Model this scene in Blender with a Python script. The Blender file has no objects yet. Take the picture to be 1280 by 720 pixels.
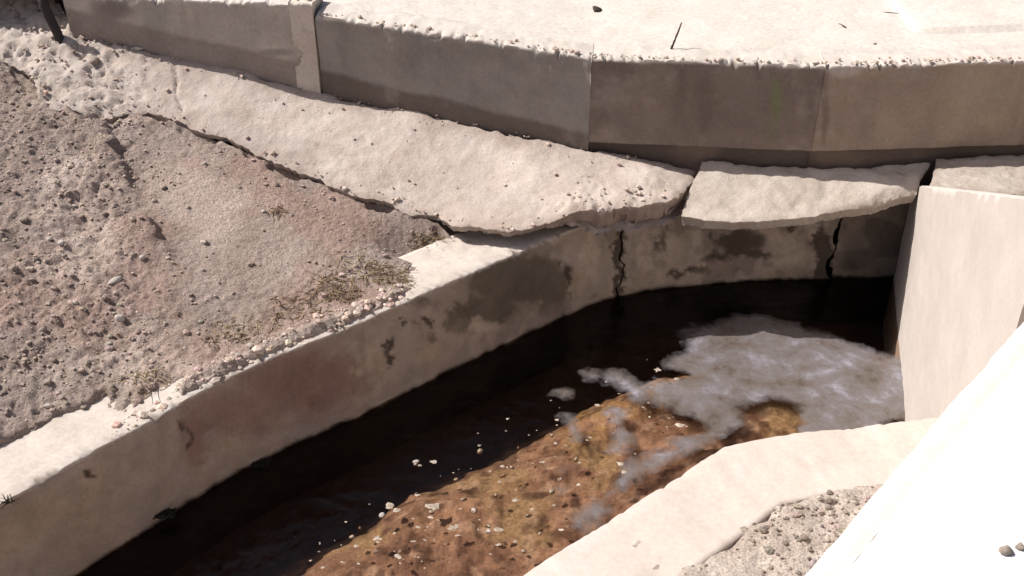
import bpy, bmesh, math, random
import numpy as np
from mathutils import Vector
random.seed(7); RNG = np.random.default_rng(7)
SC = bpy.context.scene
COL = SC.collection
R = math.radians

# ------------------------------------------------------------------ camera
CH, PITCH, FPX = 4.5, R(33.0), 1372.0
cp, sp = math.cos(PITCH), math.sin(PITCH)
def ray(px, py):
    u, v = (px - 640) / FPX, (360 - py) / FPX
    return np.array([u, cp + v * sp, -sp + v * cp])
def at(px, py, z):                       # photo point -> world point at height z
    d = ray(px, py); t = (z - CH) / d[2]
    return np.array([d[0] * t, d[1] * t, z])
def at2(px, py, z): return at(px, py, z)[:2]
def on_wall(px, py, a, b):               # photo point -> world point on the vertical plane through plan points a, b
    d = ray(px, py); n = np.array([-(b[1] - a[1]), b[0] - a[0]])
    t = (n @ np.asarray(a)[:2]) / (n @ d[:2])
    return np.array([0, 0, CH]) + d * t
def proj(x, y, z):
    zz = z - CH
    dep = y * cp - zz * sp
    up = y * sp + zz * cp
    dep = np.maximum(dep, .05)
    return 640 + FPX * x / dep, 360 - FPX * up / dep

cam = bpy.data.cameras.new('camera'); co = bpy.data.objects.new('camera', cam); COL.objects.link(co)
co.location = (0, 0, CH); co.rotation_euler = (R(90) - PITCH, 0, 0)
cam.sensor_width = 36; cam.lens = 36 * FPX / 1280; cam.clip_start = .05; cam.clip_end = 2000
SC.camera = co

# ------------------------------------------------------------------ numpy noise
def _hash(ix, iy, iz, s):
    with np.errstate(over='ignore'):
        h = (ix.astype(np.int64) * 374761393 + iy.astype(np.int64) * 668265263 + iz.astype(np.int64) * 2147483647 + s * 974634777) & 0xffffffff
        h = ((h ^ (h >> 13)) * 1274126177) & 0xffffffff
        h = ((h ^ (h >> 16)) * 2246822519) & 0xffffffff
        h = h ^ (h >> 15)
    return (h & 0xffffff) / float(0xffffff) * 2 - 1
def vnoise(x, y, z=0.0, seed=0):
    x, y, z = np.broadcast_arrays(np.asarray(x, float), np.asarray(y, float), np.asarray(z, float))
    ix, iy, iz = np.floor(x), np.floor(y), np.floor(z)
    fx, fy, fz = x - ix, y - iy, z - iz
    u, v, w = [f * f * f * (f * (f * 6 - 15) + 10) for f in (fx, fy, fz)]
    H = lambda a, b, c: _hash(ix + a, iy + b, iz + c, seed)
    l = lambda a, b, t: a + (b - a) * t
    k0 = l(l(H(0,0,0), H(1,0,0), u), l(H(0,1,0), H(1,1,0), u), v)
    k1 = l(l(H(0,0,1), H(1,0,1), u), l(H(0,1,1), H(1,1,1), u), v)
    return l(k0, k1, w)
def fbm(x, y, z=0.0, sc=1.0, oc=4, seed=0, gain=.5):
    r, a, tot = 0, 1.0, 0
    ca, sa = math.cos(.7), math.sin(.7)
    x, y = np.asarray(x, float) * sc, np.asarray(y, float) * sc; z = np.asarray(z, float) * sc
    for i in range(oc):
        r = r + a * vnoise(x, y, z, seed + i * 17); tot += a; a *= gain
        x, y = (x * ca - y * sa) * 2.03, (x * sa + y * ca) * 2.03; z = z * 2.03
    return r / tot
def sstep(a, b, x):
    t = np.clip((x - a) / (b - a), 0, 1); return t * t * (3 - 2 * t)
def seg_dist(X, Y, P, closed=False):     # distance and sign (left of the run = positive) to a polyline
    P = np.asarray(P, float)[:, :2]; n = len(P)
    best = np.full(X.shape, 1e9); sg = np.ones(X.shape)
    for i in range(n if closed else n - 1):
        a, b = P[i], P[(i + 1) % n]; d = b - a; L2 = d @ d
        t = np.clip(((X - a[0]) * d[0] + (Y - a[1]) * d[1]) / L2, 0, 1)
        qx, qy = X - a[0] - t * d[0], Y - a[1] - t * d[1]
        q = np.hypot(qx, qy)
        c = d[0] * qy - d[1] * qx
        m = q < best - 1e-9
        best = np.where(m, q, best); sg = np.where(m, np.sign(c), sg)
    return best, sg
def sd_line(X, Y, P):
    d, s = seg_dist(X, Y, P); return d * np.where(s == 0, 1, s)
def sd_poly(X, Y, P):                    # positive inside
    P = np.asarray(P, float)[:, :2]
    d, _ = seg_dist(X, Y, P, True); ins = np.zeros(X.shape, bool); n = len(P)
    for i in range(n):
        a, b = P[i], P[(i + 1) % n]
        if a[1] == b[1]: continue
        c = ((a[1] > Y) != (b[1] > Y)) & (X < (b[0] - a[0]) * (Y - a[1]) / (b[1] - a[1]) + a[0])
        ins ^= c
    return np.where(ins, d, -d)
def tps(pts):                            # smooth surface through a few survey points
    pts = np.asarray(pts, float); n = len(pts)
    def U(r2): return np.where(r2 > 1e-12, .5 * r2 * np.log(r2 + 1e-12), 0)
    r2 = ((pts[:, None, :2] - pts[None, :, :2]) ** 2).sum(-1)
    A = np.zeros((n + 3, n + 3)); A[:n, :n] = U(r2) + np.eye(n) * .002
    A[:n, n] = 1; A[:n, n + 1:] = pts[:, :2]; A[n, :n] = 1; A[n + 1:, :n] = pts[:, :2].T
    w = np.linalg.solve(A, np.concatenate([pts[:, 2], [0, 0, 0]]))
    def f(X, Y):
        r = w[n] + w[n + 1] * X + w[n + 2] * Y
        for i in range(n): r = r + w[i] * U((X - pts[i, 0]) ** 2 + (Y - pts[i, 1]) ** 2)
        return r
    return f
def resample(P, step):
    P = np.asarray(P, float); out = [P[0]]
    for a, b in zip(P[:-1], P[1:]):
        n = max(1, int(round(np.linalg.norm(b - a) / step)))
        for k in range(1, n + 1): out.append(a + (b - a) * k / n)
    return np.array(out)
def smooth_line(P, it=3):
    P = np.asarray(P, float)
    for _ in range(it):
        Q = [P[0]]
        for a, b in zip(P[:-1], P[1:]): Q += [a * .75 + b * .25, a * .25 + b * .75]
        P = np.array(Q + [P[-1]])
    return P

# ------------------------------------------------------------------ object helpers
def tag(o, label=None, cat=None, group=None, kind=None):
    if label: o['label'] = label
    if cat: o['category'] = cat
    if group: o['group'] = group
    o['kind'] = kind or 'thing'
    return o
def mesh_obj(name, V, F, mat, parent=None, col=None, smooth=True):
    me = bpy.data.meshes.new(name)
    V = np.asarray(V, float)
    if isinstance(F, np.ndarray) and F.ndim == 2:
        nf, k = F.shape
        me.vertices.add(len(V)); me.vertices.foreach_set('co', V.ravel())
        me.loops.add(nf * k); me.loops.foreach_set('vertex_index', F.ravel().astype(np.int32))
        me.polygons.add(nf); me.polygons.foreach_set('loop_start', (np.arange(nf) * k).astype(np.int32))
        me.update(calc_edges=True); me.validate()
    else:
        me.from_pydata([tuple(v) for v in V], [], [tuple(f) for f in F]); me.update()
    me.polygons.foreach_set('use_smooth', np.full(len(me.polygons), smooth))
    if col is not None:
        a = me.color_attributes.new('Col', 'FLOAT_COLOR', 'POINT')
        c = np.ones((len(V), 4)); c[:, :col.shape[1]] = col
        a.data.foreach_set('color', c.ravel())
    me.materials.append(mat)
    o = bpy.data.objects.new(name, me); COL.objects.link(o)
    if parent: o.parent = parent
    return o
def grid_faces(nu, nv, keep=None, flip=False):
    i, j = np.meshgrid(np.arange(nu - 1), np.arange(nv - 1), indexing='ij')
    a = i * nv + j
    F = np.stack([a, a + nv, a + nv + 1, a + 1], -1).reshape(-1, 4)
    if keep is not None: F = F[keep[:-1, :-1].ravel() & keep[1:, :-1].ravel() & keep[1:, 1:].ravel() & keep[:-1, 1:].ravel()]
    return F[:, ::-1] if flip else F
def compact(V, F, *arr):
    u, inv = np.unique(F, return_inverse=True)
    return (V[u], inv.reshape(F.shape)) + tuple(a[u] for a in arr)
def to_pivot(o):                         # put the object's origin at its base centre
    n = len(o.data.vertices); c = np.empty(n * 3); o.data.vertices.foreach_get('co', c); c = c.reshape(-1, 3)
    p = np.array([c[:, 0].mean(), c[:, 1].mean(), c[:, 2].min()])
    o.data.vertices.foreach_set('co', (c - p).ravel()); o.data.update(); o.location = p
    return o

# ------------------------------------------------------------------ materials
def mat(name, base, var=.12, rough=.9, bump=.4, fine=90., big=3., tint=None, spec=.25, usecol=False, bdist=.01, speck=0.):
    m = bpy.data.materials.new(name); m.use_nodes = True
    nt = m.node_tree; N, L = nt.nodes, nt.links
    b = N['Principled BSDF']; b.inputs['Roughness'].default_value = rough; b.inputs['Specular IOR Level'].default_value = spec
    tc = N.new('ShaderNodeTexCoord')
    def noise(sc, det=6, rg=.6):
        n = N.new('ShaderNodeTexNoise'); n.inputs['Scale'].default_value = sc; n.inputs['Detail'].default_value = det
        n.inputs['Roughness'].default_value = rg; L.new(tc.outputs['Object'], n.inputs['Vector']); return n
    n1, n2 = noise(big), noise(fine, 5, .65)
    base = np.array(base); t2 = np.array(tint if tint is not None else base * .75)
    r = N.new('ShaderNodeValToRGB'); L.new(n1.outputs['Fac'], r.inputs['Fac'])
    r.color_ramp.elements[0].position = .33; r.color_ramp.elements[1].position = .66
    r.color_ramp.elements[0].color = (*t2, 1); r.color_ramp.elements[1].color = (*base, 1)
    mr = N.new('ShaderNodeMapRange'); L.new(n2.outputs['Fac'], mr.inputs['Value'])
    mr.inputs['From Min'].default_value = .3; mr.inputs['From Max'].default_value = .7
    mr.inputs['To Min'].default_value = 1 - var * 1.6; mr.inputs['To Max'].default_value = 1 + var
    mx = N.new('ShaderNodeMix'); mx.data_type = 'RGBA'; mx.blend_type = 'MULTIPLY'; mx.inputs['Factor'].default_value = 1
    L.new(r.outputs['Color'], mx.inputs['A']); L.new(mr.outputs['Result'], mx.inputs['B'])
    out = mx.outputs['Result']
    if usecol:
        at_ = N.new('ShaderNodeAttribute'); at_.attribute_name = 'Col'
        m2 = N.new('ShaderNodeMix'); m2.data_type = 'RGBA'; m2.blend_type = 'MULTIPLY'; m2.inputs['Factor'].default_value = 1
        L.new(out, m2.inputs['A']); L.new(at_.outputs['Color'], m2.inputs['B']); out = m2.outputs['Result']
    if speck:
        vo = N.new('ShaderNodeTexVoronoi'); vo.inputs['Scale'].default_value = 26; dn_ = noise(14, 3); dv = N.new('ShaderNodeVectorMath'); dv.operation = 'MULTIPLY_ADD'; L.new(dn_.outputs['Color'], dv.inputs[0]); dv.inputs[1].default_value = (.07, .07, .07); L.new(tc.outputs['Object'], dv.inputs[2]); L.new(dv.outputs['Vector'], vo.inputs['Vector'])
        sr = N.new('ShaderNodeMapRange'); L.new(vo.outputs['Distance'], sr.inputs['Value'])
        sr.inputs['From Min'].default_value = .04; sr.inputs['From Max'].default_value = .17
        sr.inputs['To Min'].default_value = 1 - speck; sr.inputs['To Max'].default_value = 1
        m3 = N.new('ShaderNodeMix'); m3.data_type = 'RGBA'; m3.blend_type = 'MULTIPLY'; m3.inputs['Factor'].default_value = 1
        L.new(out, m3.inputs['A']); L.new(sr.outputs['Result'], m3.inputs['B']); out = m3.outputs['Result']
    L.new(out, b.inputs['Base Color'])
    if bump:
        n3 = noise(fine * .45, 8, .7)
        bp = N.new('ShaderNodeBump'); bp.inputs['Strength'].default_value = bump; bp.inputs['Distance'].default_value = bdist
        L.new(n3.outputs['Fac'], bp.inputs['Height']); L.new(bp.outputs['Normal'], b.inputs['Normal'])
    return m

M = {}
M['soil'] = mat('soil', (1, 1, 1), var=.30, bump=1.0, fine=85, big=3.2, tint=(.80, .76, .73), usecol=True, bdist=.025)
M['concrete_wall'] = mat('shaded_concrete', (1, 1, 1), var=.08, bump=.35, fine=45, big=4, tint=(.86, .84, .82), usecol=True)
M['mortar'] = mat('pale_mortar', (1, 1, 1), var=.12, bump=.75, fine=85, big=5, tint=(.86, .83, .80), usecol=True, bdist=.012, speck=.22)
M['plaster'] = mat('plaster_concrete', (1, 1, 1), var=.05, bump=.25, fine=40, big=2.5, tint=(.91, .89, .87), usecol=True)
M['pier'] = mat('smooth_concrete', (.61, .545, .50), var=.05, bump=.25, fine=40, big=2.6, tint=(.55, .49, .45), speck=.15)
M['deckwhite'] = mat('white_painted_concrete', (.80, .785, .77), var=.06, bump=.3, fine=40, big=1.8, tint=(.70, .685, .67))
M['edge'] = mat('cream_concrete', (.84, .79, .72), var=.04, bump=.2, fine=50, big=3, tint=(.80, .745, .67))
M['pave'] = mat('pale_pavement', (.68, .615, .56), var=.10, bump=.5, fine=30, big=2.4, tint=(.62, .56, .50), speck=.5)
M['stone_pale'] = mat('pale_stone', (.58, .52, .47), var=.2, bump=.4, fine=60, big=20)
M['stone_tan'] = mat('tan_stone', (.40, .33, .28), var=.25, bump=.4, fine=60, big=20)
M['wetstone'] = mat('wet_stone', (.34, .25, .18), var=.3, bump=.3, fine=60, big=14, rough=.35, spec=.5)
M['bed'] = mat('stream_bed', (1, 1, 1), var=.25, bump=.6, fine=45, big=9, tint=(.7, .66, .62), usecol=True, rough=.7)
M['fleck'] = mat('foam_glint', (.58, .49, .41), var=.3, bump=.2, fine=60, big=20, rough=.5, tint=(.30, .24, .19))  # flecks kept pale to paint glints on the water
M['straw'] = mat('dry_straw', (.45, .35, .22), var=.2, bump=0, fine=30, big=8)
M['twig'] = mat('dark_twig', (.09, .07, .06), var=.2, bump=.2, fine=60, big=20)
M['brush'] = mat('dead_brush', (.20, .13, .09), var=.3, bump=0, fine=60, big=14, tint=(.30, .22, .12))
M['moss'] = mat('dark_moss', (.03, .028, .02), var=.3, bump=.3, fine=60, big=14)
M['pipe'] = mat('dark_pipe', (.05, .042, .042), var=.1, bump=.1, rough=.6)

def water_material():
    m = bpy.data.materials.new('stream_water'); m.use_nodes = True; nt = m.node_tree; N, L = nt.nodes, nt.links
    N.clear(); out = N.new('ShaderNodeOutputMaterial')
    tr = N.new('ShaderNodeBsdfTransparent'); tr.inputs['Color'].default_value = (.78, .68, .60, 1)
    gl = N.new('ShaderNodeBsdfGlossy'); gl.inputs['Roughness'].default_value = .06
    fr = N.new('ShaderNodeFresnel'); fr.inputs['IOR'].default_value = 1.33
    mx = N.new('ShaderNodeMixShader')
    tc = N.new('ShaderNodeTexCoord')
    n1 = N.new('ShaderNodeTexNoise'); n1.inputs['Scale'].default_value = 9; n1.inputs['Detail'].default_value = 5; n1.inputs['Distortion'].default_value = .6
    L.new(tc.outputs['Object'], n1.inputs['Vector'])
    bp = N.new('ShaderNodeBump'); bp.inputs['Strength'].default_value = .28; bp.inputs['Distance'].default_value = .04
    L.new(n1.outputs['Fac'], bp.inputs['Height'])
    L.new(bp.outputs['Normal'], gl.inputs['Normal']); L.new(bp.outputs['Normal'], fr.inputs['Normal'])
    L.new(fr.outputs['Fac'], mx.inputs['Fac']); L.new(tr.outputs['BSDF'], mx.inputs[1]); L.new(gl.outputs['BSDF'], mx.inputs[2])
    L.new(mx.outputs['Shader'], out.inputs['Surface'])
    return m
M['water'] = water_material()
def foam_material():
    m = bpy.data.materials.new('grey_foam'); m.use_nodes = True; nt = m.node_tree; N, L = nt.nodes, nt.links
    b = N['Principled BSDF']; out = [n for n in N if n.type == 'OUTPUT_MATERIAL'][0]
    tc = N.new('ShaderNodeTexCoord'); a = N.new('ShaderNodeAttribute'); a.attribute_name = 'Col'
    sep = N.new('ShaderNodeSeparateColor'); L.new(a.outputs['Color'], sep.inputs['Color'])
    n1 = N.new('ShaderNodeTexNoise'); n1.inputs['Scale'].default_value = 16; n1.inputs['Detail'].default_value = 8; n1.inputs['Roughness'].default_value = .65
    L.new(tc.outputs['Object'], n1.inputs['Vector'])
    ad = N.new('ShaderNodeMath'); ad.operation = 'ADD'; L.new(sep.outputs['Red'], ad.inputs[0]); L.new(n1.outputs['Fac'], ad.inputs[1])
    mr = N.new('ShaderNodeMapRange'); L.new(ad.outputs['Value'], mr.inputs['Value'])
    mr.inputs['From Min'].default_value = .56; mr.inputs['From Max'].default_value = 1.22; mr.inputs['To Max'].default_value = .92
    r = N.new('ShaderNodeValToRGB'); n2 = N.new('ShaderNodeTexNoise'); n2.inputs['Scale'].default_value = 3.6; n2.inputs['Detail'].default_value = 10; n2.inputs['Roughness'].default_value = .68; n2.inputs['Distortion'].default_value = .25
    L.new(tc.outputs['Object'], n2.inputs['Vector']); L.new(n2.outputs['Fac'], r.inputs['Fac'])
    e = r.color_ramp.elements; e[0].position = .33; e[0].color = (.085, .066, .056, 1); e[1].position = .70; e[1].color = (.35, .345, .405, 1)  # lilac end of the ramp paints sky glare over the grey
    k = e.new(.42); k.color = (.145, .12, .105, 1); k = e.new(.56); k.color = (.19, .172, .178, 1)
    vo = N.new('ShaderNodeTexVoronoi'); vo.inputs['Scale'].default_value = 34; L.new(tc.outputs['Object'], vo.inputs['Vector'])
    bub = N.new('ShaderNodeMapRange'); L.new(vo.outputs['Distance'], bub.inputs['Value']); bub.inputs['From Min'].default_value = .06; bub.inputs['From Max'].default_value = .16; bub.inputs['To Min'].default_value = 1.7; bub.inputs['To Max'].default_value = 1
    mm = N.new('ShaderNodeMix'); mm.data_type = 'RGBA'; mm.blend_type = 'MULTIPLY'; mm.inputs['Factor'].default_value = 1
    L.new(r.outputs['Color'], mm.inputs['A']); L.new(bub.outputs['Result'], mm.inputs['B'])
    L.new(mm.outputs['Result'], b.inputs['Base Color']); b.inputs['Roughness'].default_value = .18
    bp = N.new('ShaderNodeBump'); bp.inputs['Strength'].default_value = .5; bp.inputs['Distance'].default_value = .012
    L.new(n1.outputs['Fac'], bp.inputs['Height']); L.new(bp.outputs['Normal'], b.inputs['Normal'])
    tr = N.new('ShaderNodeBsdfTransparent'); mx = N.new('ShaderNodeMixShader')
    L.new(mr.outputs['Result'], mx.inputs['Fac']); L.new(tr.outputs['BSDF'], mx.inputs[1]); L.new(b.outputs['BSDF'], mx.inputs[2])
    L.new(mx.outputs['Shader'], out.inputs['Surface'])
    return m
M['foam'] = foam_material()

# ------------------------------------------------------------------ plan lines
ZT = .70                                  # top of the channel walls
# front face of the far channel wall, running left to right (bank side lies on the left of the run)
F_pts = [at2(p, q, ZT) for p, q in ((0, 630), (100, 573), (200, 518), (270, 477), (350, 441), (440, 407), (510, 375), (580, 345))]
F_pts += [at2(p, q, 0) for p, q in ((690, 401), (772, 368), (850, 358), (950, 350), (1115, 346))]
d0 = F_pts[0] - F_pts[1]; d0 /= np.linalg.norm(d0)
F_pts = [F_pts[0] + d0 * 30, F_pts[0] + d0 * 1.5] + F_pts + [F_pts[-1] + np.array([1.5, 0.0]), F_pts[-1] + np.array([12, 1.5])]
F_line = np.array(F_pts)
F_sm = np.concatenate([F_line[:1], smooth_line(F_line[1:], 2)])
# channel edge of the near channel wall (ledge), running left to right; the camera side lies on its right
Lf = [at2(p, q, ZT) for p, q in ((670, 712), (905, 562), (985, 546), (1132, 530))]
dl = Lf[0] - Lf[1]; dl /= np.linalg.norm(dl)
Lf = [Lf[0] + dl * 30, Lf[0] + dl * 1.5] + Lf + [Lf[-1] + np.array([2.0, .25]), Lf[-1] + np.array([14, 1.2])]
L_line = np.array(Lf)
# far retaining wall: top front edge
def pave_z(x, y=None): return 1.75 + np.clip(.07 * (.545 - np.asarray(x, float)), 0, .22)
W0 = np.array([-3.25, 7.80]); W1 = np.array([-1.40, 7.58])
W2 = at2(740, 72, 1.75); W3 = at2(1032, 82, 1.75); W4 = at2(1280, 76, 1.75); W5 = W4 + np.array([9., .9])
W_line = np.array([W0, W1, W2, W3, W4, W5])

# ------------------------------------------------------------------ apron outline and surface
ap_up = [(98, 44), (180, 62), (300, 88), (405, 116), (520, 139), (640, 165), (740, 187), (800, 198), (868, 213)]
ap_lo = [(862, 236), (846, 245), (800, 254), (760, 257), (722, 263), (690, 277), (662, 286), (635, 291), (612, 289), (590, 284), (565, 281), (545, 273), (480, 250), (440, 243), (400, 222), (350, 203), (300, 182), (250, 166), (215, 148), (185, 136), (140, 146), (95, 140), (60, 138), (30, 90), (0, 72), (-60, 66), (-150, 62)]
def wall_seg(px):
    return (W0, W1) if px < 405 else (W1, W2) if px < 740 else (W2, W3) if px < 1032 else (W3, W4)
A_up = [on_wall(p, q, *wall_seg(p)) for p, q in ap_up]
def bank_plane(X, Y):
    d = sd_line(X, Y, F_line)
    return .70 + np.clip(.26 * (d - .2), 0, 1.2)
def at_bank(px, py, dz=0.0):             # photo point -> point on the bank's mean surface
    t0, z = None, 1.0
    for _ in range(40):
        p = at(px, py, z); z2 = float(bank_plane(np.array([p[0]]), np.array([p[1]]))[0]) + dz
        z = z * .6 + z2 * .4
    return at(px, py, z)
lo_z = {862: .96, 846: .955, 800: .95, 760: .94, 722: .92, 690: .87, 662: .845, 635: .83, 612: .83, 590: .83, 565: .84}
A_lo = [at(p, q, lo_z[p]) if p in lo_z else at_bank(p, q, .03) for p, q in ap_lo]
A_poly = np.array([p[:2] for p in A_up] + [p[:2] for p in A_lo])
tl = at_bank(-150, 0, .05); A_poly = np.vstack([A_poly, tl[:2], at_bank(60, -6, .05)[:2]])
A_tip = [at(800, 225, 1.0), at(740, 225, 1.0)]
A_surf = tps([p for p in A_up] + [p for p in A_lo] + [tl] + A_tip)
A_poly_in = A_poly.copy()

# ------------------------------------------------------------------ ground sheet
def ground_height(X, Y):
    dF = sd_line(X, Y, F_sm)
    px, py = proj(X, Y, np.full(X.shape, .75))
    base = .70 + np.clip(.26 * (dF - .2), 0, 1.2)
    # where the bank has spilled over the wall top
    cover = sstep(205, 235, px + 14 * fbm(X, Y, 0, 9, 2, 5)) * (1 - sstep(488, 512, px + 10 * fbm(X, Y, 0, 9, 2, 6)))
    edge = .34 - .22 * sstep(128, 142, px + 6 * fbm(X, Y, 0, 12, 2, 10)) + .05 * fbm(X, Y, 0, 7, 3, 9)
    edge = np.where(px > 485, .03 + .17 * sstep(490, 575, px) + .06 * fbm(X, Y, 0, 9, 3, 12), edge)
    bare = -.16 * (1 - sstep(0, .06, dF - edge))
    spill = .035 * (1 - sstep(.0, .35, dF)) - .04 * (1 - sstep(.03, .09, dF + .02 * fbm(X, Y, 0, 16, 2, 3)))
    spill = spill + .022 * fbm(X, Y, 0, 22, 4, 16, .65) * sstep(.22, .10, dF)
    near = cover * spill + (1 - cover) * bare
    rough = np.clip(.35 + .9 * sstep(240, 150, px) + .35 * sstep(330, 420, py) + .3 * fbm(X, Y, 0, 1.3, 2, 11), .25, 1.3)
    clod = fbm(X, Y, 0, 9, 4, 21, .62)
    lump = np.abs(fbm(X, Y, 0, 16, 3, 31, .6))
    n = .05 * fbm(X, Y, 0, 1.6, 3, 41) + rough * (.021 * clod + .017 * (lump - .3) + .016 * fbm(X, Y, 0, 24, 4, 33, .65)) + .010 * fbm(X, Y, 0, 34, 3, 51)
    # the raised rough fill at the left ends in a small scarp
    sc_line = np.array([at_bank(150, 190)[:2], at_bank(180, 255)[:2], at_bank(200, 300)[:2], at_bank(225, 338)[:2], at_bank(195, 420)[:2]])
    ds = sd_line(X + .02 * fbm(X, Y, 0, 12, 2, 8), Y, sc_line)
    sm = np.exp(-(((px - 300) / 120) ** 2 + ((py - 300) / 70) ** 2)); n = n * (1 - .55 * sm)
    inr = sstep(190, 240, py) * (1 - sstep(335, 370, py))
    n = n + inr * .085 * np.clip(.6 + 1.2 * fbm(X, Y, 0, 3, 2, 14), .1, 1) * sstep(.04, -.05, ds + .05 * fbm(X, Y, 0, 8, 3, 15)) * sstep(-1.2, -.15, ds)
    # gully under the apron's broken edge
    dA = sd_poly(X, Y, A_poly)
    n = n - .13 * np.exp(-(((px - 520) / 45) ** 2 + ((py - 306) / 12) ** 2)) - .06 * np.exp(-(((px - 160) / 40) ** 2 + ((py - 146) / 6) ** 2))
    gap = sstep(.05, .30, fbm(X, Y, 0, 4.5, 3, 61) + .12)
    n = n - .055 * gap * np.exp(-((dA + .015) / .035) ** 2) - .10 * sstep(0.02, .08, dA)
    fade = sstep(14, 6, np.hypot(X, Y - 5))
    bank = base + near + n * np.maximum(fade, .25)
    dW = sd_line(X, Y, W_line)
    behind = (dW > .1) & (X > W0[0])
    bank = np.where(behind, np.minimum(bank, 1.4), bank)
    dL = sd_line(X, Y, L_line)
    grav = .69 + .05 * sstep(.41, .52, -dL + .05 * fbm(X, Y, 0, 6, 3, 70)) + .03 * fbm(X, Y, 0, 3, 3, 71) + .022 * fbm(X, Y, 0, 14, 4, 72, .65)
    h = np.full(X.shape, -.8)
    h = np.where(dF > np.where((px > 195) & (px < 520), .035, .13), bank, h)
    h = np.where((dL < -.14) & (dF < 0), grav, h)
    return h
def axis(lo, hi, step, far):
    a = np.arange(lo, hi, step); out = []; s = step; x = lo
    while x > -far: s *= 1.15; x -= s; out.append(x)
    up = []; s = step; x = a[-1]
    while x < far: s *= 1.15; x += s; up.append(x)
    return np.concatenate([out[::-1], a, up])
gx, gy = axis(-4.3, 2.5, .0125, 600), axis(2.9, 8.6, .0125, 600)
GX, GY = np.meshgrid(gx, gy, indexing='ij')
GZ = ground_height(GX, GY)
px, py = proj(GX, GY, GZ)
# soil colour: pinkish grey, redder litter near the channel, pale dust
c_a, c_b, c_red, c_dust = np.array([.50, .405, .355]), np.array([.42, .338, .298]), np.array([.46, .32, .27]), np.array([.62, .505, .445])
t = sstep(-.3, .3, fbm(GX, GY, 0, 2.2, 4, 81))[..., None]
C = c_a * t + c_b * (1 - t)
red = sstep(.0, .3, fbm(GX, GY, 0, 1.7, 4, 91) + .35 * np.exp(-(((px - 430) / 110) ** 2 + ((py - 345) / 45) ** 2)) + .45 * np.exp(-(((px - 250) / 110) ** 2 + ((py - 465) / 35) ** 2)) - .12)[..., None]
C = C * (1 - .6 * red) + c_red * .6 * red
dust = sstep(.1, .4, fbm(GX, GY, 0, 1.4, 4, 95) + .3 * np.exp(-(((px - 300) / 70) ** 2 + ((py - 350) / 40) ** 2)) - .05)[..., None]
C = C * (1 - dust * .8) + c_dust * dust * .8
dFg = sd_line(GX, GY, F_sm)
spl = (sstep(.15, .05, dFg + .05 * fbm(GX, GY, 0, 9, 4, 97)) * sstep(200, 240, px) * sstep(560, 500, px))[..., None]
C = C * (1 - spl) + np.array([.62, .52, .46]) * spl
dLg = sd_line(GX, GY, L_line)
g = (dLg < 0)[..., None]; C = np.where(g, np.array([.66, .57, .50]) * (1 + .25 * fbm(GX, GY, 0, 12, 3, 99)[..., None]), C)
def ground_z(X, Y):                      # bilinear read of the built ground sheet
    X, Y = np.atleast_1d(np.asarray(X, float)), np.atleast_1d(np.asarray(Y, float))
    i = np.clip(np.searchsorted(gx, X) - 1, 0, len(gx) - 2); j = np.clip(np.searchsorted(gy, Y) - 1, 0, len(gy) - 2)
    u = (X - gx[i]) / (gx[i + 1] - gx[i]); v = (Y - gy[j]) / (gy[j + 1] - gy[j])
    return (GZ[i, j] * (1 - u) + GZ[i + 1, j] * u) * (1 - v) + (GZ[i, j + 1] * (1 - u) + GZ[i + 1, j + 1] * u) * v
V = np.stack([GX, GY, GZ], -1).reshape(-1, 3)
ground = mesh_obj('ground', V, grid_faces(len(gx), len(gy)), M['soil'], col=C.reshape(-1, 3)); tag(ground, kind='structure')

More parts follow.
